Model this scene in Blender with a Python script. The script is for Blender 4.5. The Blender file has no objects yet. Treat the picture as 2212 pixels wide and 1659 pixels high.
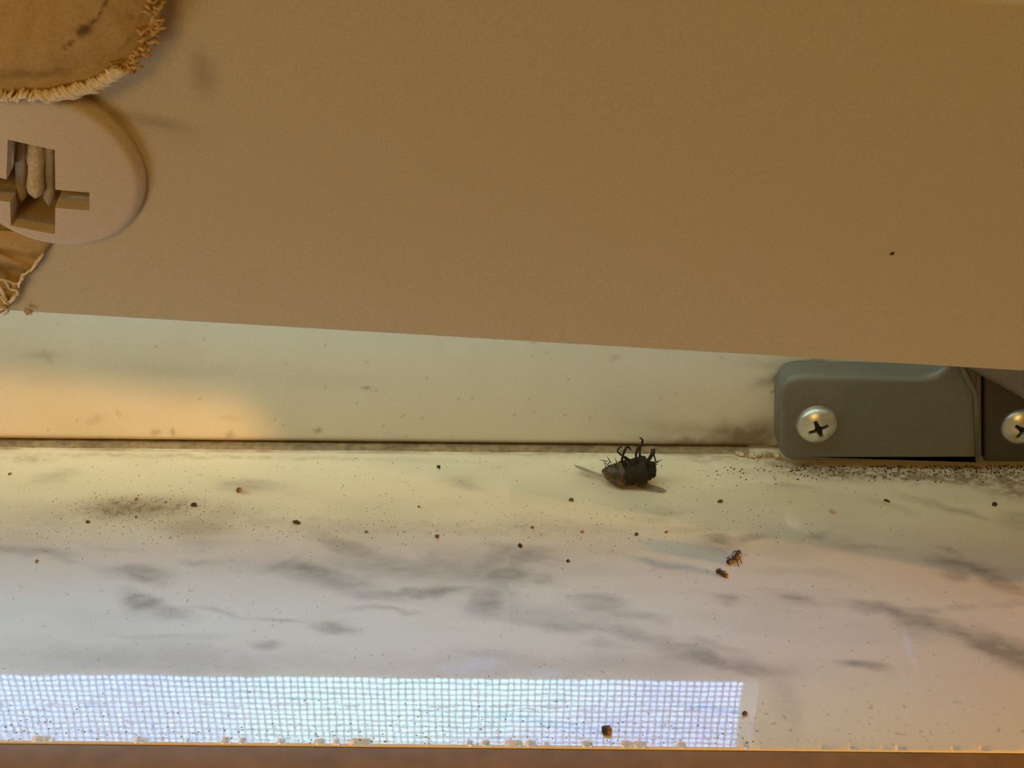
import bpy, bmesh, math, random
import numpy as np
from mathutils import Vector, Matrix

random.seed(7); rng = np.random.default_rng(7)
scene = bpy.context.scene
COL = scene.collection
W, H = 2212, 1659
F = 3039.0                                    # focal length in pixels of the 2212 px wide frame
PITCH = math.radians(30); ROLL = math.radians(-0.55)

# ------------------------------------------------------------------ camera
fwd = Vector((0, math.cos(PITCH), -math.sin(PITCH)))
up0 = Vector((0, math.sin(PITCH), math.cos(PITCH))); rt0 = Vector((1, 0, 0))
up = up0 * math.cos(ROLL) + rt0 * math.sin(ROLL)
rt = rt0 * math.cos(ROLL) - up0 * math.sin(ROLL)
CP = -fwd * 0.267 + up0 * 0.01203             # camera position; world origin = foot of the window frame
cam_d = bpy.data.cameras.new('camera'); cam = bpy.data.objects.new('camera', cam_d); COL.objects.link(cam)
m = Matrix((rt, up, -fwd)).transposed().to_4x4(); m.translation = CP
cam.matrix_world = m
cam_d.sensor_width = 36; cam_d.lens = 36 * F / W
cam_d.clip_start = 0.01; cam_d.clip_end = 50
scene.camera = cam

# ------------------------------------------------------------------ world: blue sky with soft haze and cloud
world = bpy.data.worlds.new('sky'); scene.world = world; world.use_nodes = True
wn, wl = world.node_tree.nodes, world.node_tree.links
wn.clear()
wo = wn.new('ShaderNodeOutputWorld'); wb = wn.new('ShaderNodeBackground')
tc = wn.new('ShaderNodeTexCoord'); sp = wn.new('ShaderNodeSeparateXYZ'); wl.new(tc.outputs['Generated'], sp.inputs[0])
wr = wn.new('ShaderNodeValToRGB'); wl.new(sp.outputs['Z'], wr.inputs[0])
e = wr.color_ramp.elements
e[0].position = 0.0; e[0].color = (.42, .38, .28, 1)
e[1].position = 1.0; e[1].color = (.18, .36, .95, 1)
x = e.new(.02); x.color = (.9, .85, .74, 1)
x = e.new(.35); x.color = (.30, .52, 1.0, 1)
ns = wn.new('ShaderNodeTexNoise'); ns.inputs['Scale'].default_value = 4.5; ns.inputs['Detail'].default_value = 3
wl.new(tc.outputs['Generated'], ns.inputs['Vector'])
cr = wn.new('ShaderNodeValToRGB'); wl.new(ns.outputs['Fac'], cr.inputs[0])
cr.color_ramp.elements[0].position = .46; cr.color_ramp.elements[1].position = .60
mx = wn.new('ShaderNodeMixRGB'); wl.new(cr.outputs[0], mx.inputs[0]); wl.new(wr.outputs[0], mx.inputs[1])
mx.inputs[2].default_value = (.33, .70, .98, 1)
wl.new(mx.outputs[0], wb.inputs[0]); wb.inputs[1].default_value = 27.5
wl.new(wb.outputs[0], wo.inputs[0])

# ------------------------------------------------------------------ lamps and exposure
def link(o, parent=None):
    COL.objects.link(o)
    if parent: o.parent = parent
    return o
def area(name, loc, target, sx, sy, power, color, portal=False):
    l = bpy.data.lights.new(name, 'AREA'); l.shape = 'RECTANGLE'; l.size = sx; l.size_y = sy
    l.energy = power; l.color = color
    o = link(bpy.data.objects.new(name, l)); o.location = loc
    o.rotation_euler = (Vector(target) - Vector(loc)).to_track_quat('-Z', 'Y').to_euler()
    if portal: l.cycles.is_portal = True
    return o
area('sky_portal', (-.22, .06, .48), (-.22, -1, .48), .60, .86, 1, (1, 1, 1), True)
ROOM_LAMP = 9.0
area('room_lamp', (-.3, -2.0, 1.0), (0, 0, .05), .5, .5, ROOM_LAMP, (1.0, .60, .13))
area('low_fill', (-.55, -.50, -.30), (0, 0, .06), .30, .30, .95, (1.0, .98, .82))  # added fill lamp without a visible source, brightens the rail from low left
SPOT_POWER = 36.0
scene.view_settings.view_transform = 'Standard'; scene.view_settings.look = 'None'
scene.view_settings.exposure = 0.0; scene.view_settings.gamma = 1.0
scene.view_settings.use_curve_mapping = False
scene.cycles.max_bounces = 10; scene.cycles.diffuse_bounces = 6; scene.cycles.glossy_bounces = 4
scene.cycles.transparent_max_bounces = 12; scene.cycles.caustics_reflective = False
scene.cycles.sample_clamp_indirect = 6

# ------------------------------------------------------------------ measuring helpers
def ray(px, py):
    return (fwd + rt * ((px - W / 2) / F) + up * ((H / 2 - py) / F))
def on_plane(px, py, p0, n):
    d = ray(px, py); n = Vector(n)
    return CP + d * ((Vector(p0) - CP).dot(n) / d.dot(n))
def sill_pt(px, py, z=0.0): return on_plane(px, py, (0, 0, z), (0, 0, 1))
def frame_pt(px, py, y=0.0): return on_plane(px, py, (0, y, 0), (0, 1, 0))

# ------------------------------------------------------------------ object helpers
def tag(o, label=None, cat=None, group=None, kind=None):
    if label: o['label'] = label
    if cat: o['category'] = cat
    if group: o['group'] = group
    if kind: o['kind'] = kind
    return o
def empty(name, loc=(0, 0, 0), rot=None):
    o = bpy.data.objects.new(name, None); o.empty_display_size = .01; COL.objects.link(o)
    if rot is not None: o.matrix_world = Matrix.Translation(loc) @ rot.to_4x4()
    else: o.location = loc
    return o
def obj(name, bm, mat, parent=None, smooth=False, angle=None):
    me = bpy.data.meshes.new(name)
    bmesh.ops.recalc_face_normals(bm, faces=bm.faces)
    bm.to_mesh(me); bm.free()
    o = link(bpy.data.objects.new(name, me), parent)
    if mat: me.materials.append(mat)
    if smooth:
        me.polygons.foreach_set('use_smooth', [True] * len(me.polygons))
        if angle is not None: me.set_sharp_from_angle(angle=math.radians(angle))
    return o
def box_bm(lo, hi, bev=0.0, seg=2, bm=None):
    b = bmesh.new()
    r = bmesh.ops.create_cube(b, size=1)
    lo, hi = Vector(lo), Vector(hi)
    for v in b.verts:
        v.co = Vector(((lo[i] + hi[i]) / 2 + v.co[i] * (hi[i] - lo[i]) for i in range(3)))
    if bev: bmesh.ops.bevel(b, geom=b.edges[:], offset=bev, segments=seg, profile=.5, affect='EDGES')
    if bm is None: return b
    me = bpy.data.meshes.new('t'); b.to_mesh(me); b.free(); bm.from_mesh(me); bpy.data.meshes.remove(me)
    return bm
def tube_bm(pts, rad, seg=8, bm=None, caps=True):
    bm = bm or bmesh.new()
    pts = [Vector(p) for p in pts]; n = len(pts)
    rads = rad if isinstance(rad, (list, tuple)) else [rad] * n
    rings = []; prev = None
    for i, p in enumerate(pts):
        t = (pts[min(i + 1, n - 1)] - pts[max(i - 1, 0)]).normalized()
        a = prev if prev is not None else (Vector((0, 0, 1)) if abs(t.z) < .9 else Vector((1, 0, 0)))
        u = (a - t * a.dot(t)).normalized(); v = t.cross(u); prev = u
        rings.append([bm.verts.new(p + (u * math.cos(2 * math.pi * k / seg) + v * math.sin(2 * math.pi * k / seg)) * rads[i]) for k in range(seg)])
    for a, b in zip(rings, rings[1:]):
        for k in range(seg): bm.faces.new((a[k], a[(k + 1) % seg], b[(k + 1) % seg], b[k]))
    if caps:
        bm.faces.new(rings[0][::-1]); bm.faces.new(rings[-1])
    return bm
def round_poly(pts, rads, n=8):
    """polygon corners rounded with the given radii"""
    out = []; N = len(pts)
    if not isinstance(rads, (list, tuple)): rads = [rads] * N
    for i in range(N):
        p = Vector(pts[i]); a = Vector(pts[i - 1]) - p; b = Vector(pts[(i + 1) % N]) - p
        r = min(rads[i], a.length * .49, b.length * .49)
        if r <= 1e-7: out.append(p); continue
        s = p + a.normalized() * r; t = p + b.normalized() * r
        for k in range(n + 1):
            q = k / n; out.append(s * (1 - q) ** 2 + p * 2 * q * (1 - q) + t * q * q)
    return out
def slab(name, loops, thick, bev, mat, parent=None, matrix=None, seg=3, angle=35):
    """flat outline (with holes) in the local XY plane, extruded to thickness about z = 0"""
    cu = bpy.data.curves.new(name, 'CURVE'); cu.dimensions = '2D'; cu.fill_mode = 'BOTH'
    cu.extrude = max(thick / 2 - bev, 1e-5); cu.bevel_depth = bev; cu.bevel_resolution = seg; cu.offset = -bev
    for lp in loops:
        s = cu.splines.new('POLY'); s.points.add(len(lp) - 1); s.use_cyclic_u = True
        for i, p in enumerate(lp): s.points[i].co = (p[0], p[1], 0, 1)
    t = bpy.data.objects.new(name, cu); COL.objects.link(t)
    bpy.context.view_layer.update()
    me = bpy.data.meshes.new_from_object(t.evaluated_get(bpy.context.evaluated_depsgraph_get()))
    bpy.data.objects.remove(t); bpy.data.curves.remove(cu)
    bm = bmesh.new(); bm.from_mesh(me); bpy.data.meshes.remove(me)
    bmesh.ops.remove_doubles(bm, verts=bm.verts, dist=1e-6)
    if matrix is not None: bm.transform(matrix)
    return obj(name, bm, mat, parent, True, angle)

# ------------------------------------------------------------------ materials
def mat(name, color, rough=.5, metal=0.0, ior=1.5, grain=0.04, gscale=2500, bump=0.0, bscale=900, stain=None, sscale=40, stain_amt=.3, attrs=(), coat=0):
    """principled + fine grain + soft stains; attrs = (attribute, colour, strength) layers painted as surface marks, on the rail as shadow"""
    M = bpy.data.materials.new(name); M.use_nodes = True
    N, L = M.node_tree.nodes, M.node_tree.links
    P = N['Principled BSDF']
    P.inputs['Roughness'].default_value = rough; P.inputs['Metallic'].default_value = metal; P.inputs['IOR'].default_value = ior
    tc = N.new('ShaderNodeTexCoord')
    def noise(sc, det=2, vec=None):
        n = N.new('ShaderNodeTexNoise'); n.inputs['Scale'].default_value = sc; n.inputs['Detail'].default_value = det
        L.new(vec or tc.outputs['Object'], n.inputs['Vector']); return n
    col = N.new('ShaderNodeRGB'); col.outputs[0].default_value = (*color, 1); out = col.outputs[0]
    if stain:
        n = noise(sscale, 5); r = N.new('ShaderNodeMapRange'); r.inputs[1].default_value = .45; r.inputs[2].default_value = .75
        r.inputs[4].default_value = stain_amt; L.new(n.outputs[0], r.inputs[0])
        x = N.new('ShaderNodeMixRGB'); L.new(r.outputs[0], x.inputs[0]); L.new(out, x.inputs[1]); x.inputs[2].default_value = (*stain, 1); out = x.outputs[0]
    for an, ac, amt in attrs:
        a = N.new('ShaderNodeAttribute'); a.attribute_name = an
        q = N.new('ShaderNodeMath'); q.operation = 'MULTIPLY'; q.use_clamp = True; L.new(a.outputs['Fac'], q.inputs[0]); q.inputs[1].default_value = amt
        x = N.new('ShaderNodeMixRGB'); L.new(q.outputs[0], x.inputs[0]); L.new(out, x.inputs[1]); x.inputs[2].default_value = (*ac, 1); out = x.outputs[0]
    if grain:
        n = noise(gscale, 3); r = N.new('ShaderNodeMapRange'); r.inputs[1].default_value = .3; r.inputs[2].default_value = .7
        r.inputs[3].default_value = 1 - grain; r.inputs[4].default_value = 1 + grain; L.new(n.outputs[0], r.inputs[0])
        x = N.new('ShaderNodeMixRGB'); x.blend_type = 'MULTIPLY'; x.inputs[0].default_value = 1; L.new(out, x.inputs[1]); L.new(r.outputs[0], x.inputs[2]); out = x.outputs[0]
    L.new(out, P.inputs['Base Color'])
    if bump:
        n = noise(bscale, 3); b = N.new('ShaderNodeBump'); b.inputs['Strength'].default_value = bump; b.inputs['Distance'].default_value = .0002
        L.new(n.outputs[0], b.inputs['Height']); L.new(b.outputs[0], P.inputs['Normal'])
    if coat: P.inputs['Coat Weight'].default_value = coat; P.inputs['Coat Roughness'].default_value = .1
    return M
M_marble = mat('polished_marble', (.82, .725, .555), rough=.03, ior=1.52, grain=.05, gscale=3200, bump=.0035, bscale=1300,
               stain=(.72, .63, .47), sscale=25, stain_amt=.3,
               attrs=(('vein', (.26, .225, .175), .78), ('dirt', (.26, .17, .09), .85), ('residue_streaks', (.82, .84, .88), .5)))
M_frame = mat('cream_frame_paint', (.63, .60, .51), rough=.38, grain=.05, gscale=2600, bump=.06, stain=(.50, .43, .30), sscale=30, stain_amt=.4,
              attrs=(('dirt', (.16, .11, .06), .9),))
M_rail = mat('cream_blind_paint', (.625, .55, .365), rough=.5, grain=.07, gscale=3000, bump=.15, bscale=2200, attrs=(('dirt', (.22, .17, .10), .8),))  # dirt layer here holds the painted shadow of plug and tape
M_slat = mat('cream_slat_paint', (.86, .74, .50), rough=.45, grain=.05)
M_plug = mat('cream_plastic', (.69, .60, .48), rough=.42, grain=.06, gscale=3200, bump=.12, bscale=2500)
M_pocket = mat('plug_socket_plastic', (.52, .40, .24), rough=.6, grain=.08, gscale=1500)
M_cord = mat('grey_cord', (.46, .41, .35), rough=.8, grain=.15, gscale=2500, bump=.6, bscale=1800)
M_knot = mat('pale_cord', (.66, .57, .44), rough=.9, grain=.2, gscale=1800, bump=.9, bscale=1500)
M_tape = mat('stained_tape_cloth', (.56, .385, .14), rough=.85, grain=.10, gscale=1800, bump=.35, bscale=1600, stain=(.55, .33, .09), sscale=70, stain_amt=.6,
             attrs=(('stain', (.12, .055, .008), .9),))
M_thread = mat('cream_thread', (.86, .78, .62), rough=.85, grain=.15, gscale=1500, bump=.4, bscale=2500)
M_thread_stained = mat('stained_thread', (.62, .42, .18), rough=.9, grain=.2, gscale=1500, bump=.4, bscale=2500)
M_plate = mat('grey_hinge_enamel', (.125, .120, .100), rough=.42, grain=.08, gscale=1500, bump=.15, bscale=1200, stain=(.22, .19, .14), sscale=60, stain_amt=.3, ior=1.5)
M_housing = mat('dark_hinge_housing', (.045, .040, .032), rough=.55, grain=.15, gscale=1200)  # dark base colour takes in the shade of the recess round the second screw
M_plate2 = mat('grey_worn_metal', (.20, .185, .16), rough=.4, metal=.4, grain=.08, gscale=1200)
M_screw = mat('zinc_screw', (.62, .62, .55), rough=.36, metal=.75, grain=.10, gscale=900, stain=(.28, .26, .2), sscale=400, stain_amt=.5)
M_recess = mat('dark_recess', (.02, .025, .028), rough=.6, grain=.1)
M_track = mat('grey_glazing_track', (.16, .155, .16), rough=.6, grain=.1)
M_caulk = mat('grimy_caulk', (.27, .19, .10), rough=.7, grain=.3, gscale=700, bump=.5, bscale=700, stain=(.14, .09, .04), sscale=120, stain_amt=.8)
M_grime = mat('brown_grime', (.09, .055, .03), rough=.95, grain=.4, gscale=900, bump=.6)
M_crumb = mat('dark_crumb', (.05, .035, .022), rough=.9, grain=.3)
M_dust = mat('brown_dust', (.15, .095, .05), rough=.95, grain=.3)
M_palecrumb = mat('pale_crumb', (.55, .44, .30), rough=.9, grain=.3, gscale=1500, bump=.5)
M_fly = mat('fly_body_black', (.014, .010, .006), rough=.75, grain=.5, gscale=1500, bump=1, bscale=1500)
M_abd = mat('fly_abdomen', (.055, .038, .022), rough=.4, grain=.4, gscale=800, bump=.5, stain=(.30, .14, .02), sscale=450, stain_amt=.6)
M_amber = mat('amber_chitin', (.09, .04, .012), rough=.4, grain=.3, gscale=900)
M_fragment = mat('brown_insect_shell', (.045, .026, .012), rough=.5, grain=.4, gscale=900)
M_wire = mat('insect_screen_wire', (.10, .11, .13), rough=.6, grain=0)
M_wall = mat('room_wall_paint', (.72, .60, .42), rough=.8, grain=.02, gscale=60)
M_nosing = mat('brown_timber_nosing', (.25, .13, .035), rough=.6, grain=.12, gscale=300, stain=(.14, .08, .03), sscale=45, stain_amt=.6)
M_floor = mat('room_floor_wood', (.28, .16, .08), rough=.5, grain=.1, gscale=20)
M_wing = bpy.data.materials.new('wing_membrane'); M_wing.use_nodes = True
P = M_wing.node_tree.nodes['Principled BSDF']; P.inputs['Base Color'].default_value = (.20, .17, .12, 1); P.inputs['Alpha'].default_value = .45; P.inputs['Roughness'].default_value = .3
M_glass = bpy.data.materials.new('window_glass'); M_glass.use_nodes = True
N, L = M_glass.node_tree.nodes, M_glass.node_tree.links; N.clear()
go = N.new('ShaderNodeOutputMaterial'); gt = N.new('ShaderNodeBsdfTransparent'); gt.inputs[0].default_value = (.93, .96, .95, 1)
gg = N.new('ShaderNodeBsdfGlossy'); gg.inputs['Roughness'].default_value = .02; gf = N.new('ShaderNodeFresnel'); gf.inputs[0].default_value = 1.5
ge = N.new('ShaderNodeNewGeometry'); gi = N.new('ShaderNodeMapRange'); gi.inputs[3].default_value = 1.5; gi.inputs[4].default_value = 1 / 1.5   # thin pane: same reflection at both faces
L.new(ge.outputs['Backfacing'], gi.inputs[0]); L.new(gi.outputs[0], gf.inputs[0])
gm = N.new('ShaderNodeMixShader'); L.new(gf.outputs[0], gm.inputs[0]); L.new(gt.outputs[0], gm.inputs[1]); L.new(gg.outputs[0], gm.inputs[2]); L.new(gm.outputs[0], go.inputs[0])

# ------------------------------------------------------------------ value noise for marks
def vnoise(x, y, seed=0):
    r = np.random.default_rng(seed); g = r.random((257, 257))
    xi = np.floor(x).astype(int); yi = np.floor(y).astype(int); fx = x - xi; fy = y - yi
    fx = fx * fx * (3 - 2 * fx); fy = fy * fy * (3 - 2 * fy); xi %= 256; yi %= 256
    return (g[yi, xi] * (1 - fx) + g[yi, xi + 1] * fx) * (1 - fy) + (g[yi + 1, xi] * (1 - fx) + g[yi + 1, xi + 1] * fx) * fy
def fbm(x, y, s, seed=0, octv=4):
    v = 0; a = .5; t = 0
    for k in range(octv): v = v + a * vnoise(x * s * 2 ** k + 31.7 * k, y * s * 2 ** k + 11.3 * k, seed + k); t += a; a *= .5
    return v / t
def grid_obj(name, xs, ys, fn, mat_, parent=None, attrs=None, smooth=True):
    """rectangular grid; fn(X, Y) -> (px, py, pz); attrs = {name: values}"""
    X, Y = np.meshgrid(xs, ys); p = np.stack(fn(X, Y), -1).reshape(-1, 3)
    ny, nx = X.shape; i = np.arange(ny * nx).reshape(ny, nx)
    q = np.stack([i[:-1, :-1], i[:-1, 1:], i[1:, 1:], i[1:, :-1]], -1).reshape(-1, 4)
    me = bpy.data.meshes.new(name); me.vertices.add(len(p)); me.vertices.foreach_set('co', p.ravel())
    me.loops.add(q.size); me.loops.foreach_set('vertex_index', q.ravel().astype(np.int32))
    me.polygons.add(len(q)); me.polygons.foreach_set('loop_start', np.arange(0, q.size, 4, dtype=np.int32)); me.polygons.foreach_set('loop_total', np.full(len(q), 4, np.int32))
    me.update(); me.validate()
    for k, v in (attrs(X, Y) if attrs else {}).items():
        a = me.attributes.new(k, 'FLOAT', 'POINT'); a.data.foreach_set('value', v.ravel().astype(np.float32))
    if smooth: me.polygons.foreach_set('use_smooth', [True] * len(me.polygons))
    me.materials.append(mat_)
    return link(bpy.data.objects.new(name, me), parent)
def stroke(X, Y, c, hl, hw, ang, s):
    ca, sa = math.cos(ang), math.sin(ang)
    u = ((X - c[0]) * ca + (Y - c[1]) * sa) / hl; v = (-(X - c[0]) * sa + (Y - c[1]) * ca) / hw
    d = u * u + v * v
    return s * np.exp(-d ** 1.3)
def px_stroke(px, py, hl, hw, deg, plane=sill_pt):
    """a mark measured on the photograph, as centre, half sizes and angle on its own surface (metres)"""
    a = math.radians(deg); c = plane(px, py)
    e1 = plane(px + hl * math.cos(a), py + hl * math.sin(a)); e2 = plane(px, py + hw)
    return c, e1 - c, e2 - c

# ------------------------------------------------------------------ marble window sill
DEP = .0786
VEINS_AND_REFLECTION = [(320,1238,60,16,3,.7),(315,1298,40,17,10,.95),(368,1325,34,15,12,.6),(530,1050,62,12,-2,.5),(110,1035,42,12,-5,.35),(60,1185,95,8,8,.5),(150,1206,60,6,12,.35),
 (690,1248,95,20,12,.8),(600,1222,34,9,-30,.55),(650,1222,25,10,0,.4),(840,1225,120,24,5,.5),(755,1182,90,14,20,.55),(960,1222,75,24,-8,.5),(900,1280,95,9,-5,.75),(800,1290,70,9,3,.45),
 (1060,1215,60,18,-20,.55),(1120,1196,70,8,8,.55),(1090,1240,55,20,0,.65),(1060,1300,52,26,5,.65),(1010,1300,14,16,0,.4),(990,1040,45,11,8,.5),(1180,1250,32,9,0,.5),(1290,1306,55,13,10,.55),
 (1200,1345,120,11,5,.35),(1360,1333,60,9,8,.45),(1270,1360,110,12,6,.35),(1370,1376,75,12,8,.5),(1480,1405,90,12,7,.4),(1570,1430,110,14,6,.65),(735,1355,36,10,4,.75),(580,1395,34,8,0,.6),
 (820,1318,60,5,0,.45),(480,1320,80,5,5,.3),(620,1335,60,5,8,.4),(1440,1100,42,6,-3,.4),(1410,1120,40,6,0,.25),(1568,1166,26,8,0,.8),(1640,1161,48,7,-6,.5),(1562,1180,50,13,0,.45),
 (1440,1218,55,6,3,.4),(1690,1052,70,6,3,.35),(1774,1160,22,7,12,.6),(1860,1180,75,5,4,.3),(1575,1293,27,9,12,.5),(1725,1298,48,9,8,.7),(1900,1312,70,9,5,.65),(1965,1338,62,15,25,.75),
 (2000,1315,34,8,0,.4),(2085,1378,85,17,25,.8),(2180,1412,75,30,27,1.0),(2085,1222,58,11,12,.85),(2070,1243,36,10,8,.6),(2165,1262,75,12,30,.55),(2090,1310,50,6,3,.3),(2185,1305,30,6,3,.3),
 (2050,1095,110,8,14,.45),(2195,1122,40,22,20,.45),(1860,1442,52,10,7,.75),(1500,1145,60,8,0,.25),(440,1210,40,6,0,.35),(1050,1420,70,7,3,.3),(230,1180,60,5,10,.15),(440,1180,50,8,0,.2),
 (1210,1330,150,18,5,.25),(1550,1395,60,8,10,.35),(1300,1395,50,8,5,.3),(300,1428,420,26,1,.22),(1250,1440,430,24,1,.22),(1690,1520,26,70,0,.2),(2060,1190,24,5,18,.4),(360,1375,120,6,0,.2),(1730,1240,110,6,4,.18),(1900,1090,50,6,10,.25)]  # the wide faint strokes paint the grey sash reflection round the blue band
DIRT = [(1960,1030,300,13,1.5,.85),(300,1098,120,22,0,.75),(28,1592,26,3,-60,.7),(60,1580,22,3,-58,.6),(125,1585,18,4,-55,.6),(265,1582,18,4,-58,.7),(325,1580,28,3,-62,.6),(90,1530,50,3,0,.45),(200,1525,30,3,0,.5),(450,1575,14,4,-50,.6),(1190,1520,20,3,-25,.8),(300,1094,105,20,0,.8),(235,1092,45,20,0,.55),(400,1092,60,18,0,.35),(430,1140,75,18,3,.5),(530,1110,60,30,0,.2),(560,1128,60,12,0,.2),(700,1128,90,10,0,.18),
 (1080,1142,300,16,0,.20),(820,1140,200,14,0,.18),(120,1120,120,30,0,.14),(1860,1022,200,10,2,.9),(1700,1005,70,10,2,.7),(2120,1035,140,20,3,.95),(1550,990,90,12,2,.5),(1350,1046,60,8,0,.15),
 (2190,1060,60,18,0,.8),(530,1060,20,8,0,.4),(60,990,60,10,0,.4),(1250,985,90,6,0,.25),(400,985,500,5,1,.35),(1100,978,500,4,1,.4)]
RESID_STREAKS = [(1010,1440,50,16,-10,.9),(1060,1440,30,18,10,.7),(1180,1452,38,9,0,.9),(960,1445,20,12,30,.6),(1720,1262,14,30,0,.2),(1962,1400,7,38,0,1.2),(1960,1470,6,50,0,.6),(2030,1470,5,60,0,.4),(2110,1455,40,5,-52,.7),(2080,1500,10,12,0,.4)]  # smears of residue, plus faint pale upright streaks at the right
def marks(lst, X, Y, plane=sill_pt, ax=(0, 1)):
    out = np.zeros_like(X)
    for px, py, hl, hw, deg, s in lst:
        c, e1, e2 = px_stroke(px, py, hl, hw, deg, plane)
        L1 = math.hypot(e1[ax[0]], e1[ax[1]]); ang = math.atan2(e1[ax[1]], e1[ax[0]])
        ca, sa = math.cos(ang), math.sin(ang)
        w = max(abs(-e2[ax[0]] * sa + e2[ax[1]] * ca), 1e-5)
        out = np.maximum(out, stroke(X, Y, (c[ax[0]], c[ax[1]]), L1, w, ang, s)) + .25 * np.minimum(out, stroke(X, Y, (c[ax[0]], c[ax[1]]), L1, w, ang, s))
    return out
def sill_attrs(X, Y):
    wx = X + (fbm(X, Y, 130, 3) - .5) * .007; wy = Y + (fbm(X, Y * 1.6, 140, 9) - .5) * .0045
    v = marks([(a_, b_, c_ * 1.12, d_ * 1.25, e_, f_) for a_, b_, c_, d_, e_, f_ in VEINS_AND_REFLECTION], wx, wy)
    edge = fbm(X, Y * 2.2, 420, 21)
    v = v * (.55 + .9 * edge)
    far = np.clip((np.abs(X + .0) - .105) / .03, 0, 1)                       # the stone goes on with its own veins beyond the measured ones
    n = fbm(X + .6 * Y, Y * 3, 60, 40); v = np.maximum(v, far * np.clip(1 - np.abs(n - .5) * 16, 0, 1) * .5)
    v = v + .13 * np.clip((fbm(X, Y * 3, 45, 60) - .5) * 5, 0, 1)
    d = marks(DIRT, X + (fbm(X, Y, 260, 5) - .5) * .004, Y + (fbm(X, Y, 260, 6) - .5) * .002)
    d = d * np.clip((fbm(X, Y * 1.3, 900, 33) - .08) * 1.9, 0, 1.3)
    soft = marks([(318,1097,125,26,0,1.0),(240,1099,55,24,0,.8),(425,1138,80,22,3,.75),(480,1108,60,24,0,.5)], X + (fbm(X, Y, 400, 8) - .5) * .002, Y + (fbm(X, Y, 500, 9) - .5) * .0012)
    d = np.maximum(d, soft * (.55 + .3 * fbm(X, Y, 1200, 19)))
    # foot of the frame: settled grime along the joint
    d = np.maximum(d, .9 * np.exp(-((Y + .0021) / .0006) ** 2) * np.clip(fbm(X, Y, 200, 70) * 2.2 - .5, 0, 1))
    # small dry specks near the front arris
    sp_ = fbm(X, Y, 1500, 80, 2); front = np.clip((-Y - .066) / .008, 0, 1)
    d = np.maximum(d, (sp_ > .875 - .07 * front) * .5)
    r = marks(RESID_STREAKS, X + (fbm(X, Y, 400, 15) - .5) * .0015, Y + (fbm(X, Y, 400, 16) - .5) * .002)
    return {'vein': np.clip(v, 0, 1), 'dirt': np.clip(d, 0, 1), 'residue_streaks': np.clip(r, 0, 1)}
xs = np.concatenate([np.linspace(-.50, -.115, 90, endpoint=False), np.linspace(-.115, .115, 820, endpoint=False), np.linspace(.115, .148, 20)])
ys = np.concatenate([np.linspace(.03, 0, 6, endpoint=False), np.linspace(0, -DEP + .0004, 330)])
def sill_fn(X, Y):
    chip = np.clip((-Y - (DEP - .0012)) / .0008, 0, 1) * np.clip(fbm(X, Y * 0, 900, 50) - .58, 0, 1) * .0009
    return X, Y, -chip + (fbm(X, Y, 60, 90) - .5) * .00002
sill = grid_obj('window_sill', xs, ys, sill_fn, M_marble, None, sill_attrs)
# arris, front face and underside of the slab join the same mesh
bm = bmesh.new(); bm.from_mesh(sill.data); bm.verts.ensure_lookup_table()
row = [v for v in bm.verts if abs(v.co.y - (-DEP + .0004)) < 1e-6]; row.sort(key=lambda v: v.co.x)
prev = row
for dy, dz in ((-.00030, -.00006), (-.0004, -.0003), (-.0004, -.02), (.0196, -.02), (.108, -.02)):
    new = [bm.verts.new((v.co.x, -DEP + .0004 + dy, dz)) for v in row]
    for i in range(len(row) - 1): bm.faces.new((prev[i], new[i], new[i + 1], prev[i + 1]))
    prev = new
bm.to_mesh(sill.data); bm.free()
sill.data.polygons.foreach_set('use_smooth', [True] * len(sill.data.polygons)); sill.data.set_sharp_from_angle(angle=math.radians(50))
bm = bmesh.new(); prevr = None
for k in range(13):
    t = k / 12 * math.pi / 2
    cur = [bm.verts.new((x_, -DEP - .0002 - .012 * math.sin(t), -.00022 - .012 * (1 - math.cos(t)))) for x_ in (-.50, .148)]
    if prevr: bm.faces.new((prevr[0], prevr[1], cur[1], cur[0]))
    prevr = cur
for y_, z_ in ((-DEP - .0122, -.040), (-DEP + .015, -.040), (-DEP + .015, -.0205), (-DEP - .0002, -.0205)):
    cur = [bm.verts.new((x_, y_, z_)) for x_ in (-.50, .148)]; bm.faces.new((prevr[0], prevr[1], cur[1], cur[0])); prevr = cur
o = obj('trim_2', bm, M_nosing, None, True, 40); tag(o, 'brown rounded timber nosing under the front edge of the marble sill', 'trim', kind='structure')
tag(sill, 'grey veined cream marble sill under the window, dusty, with a straight front edge', 'window sill', kind='structure')

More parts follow.
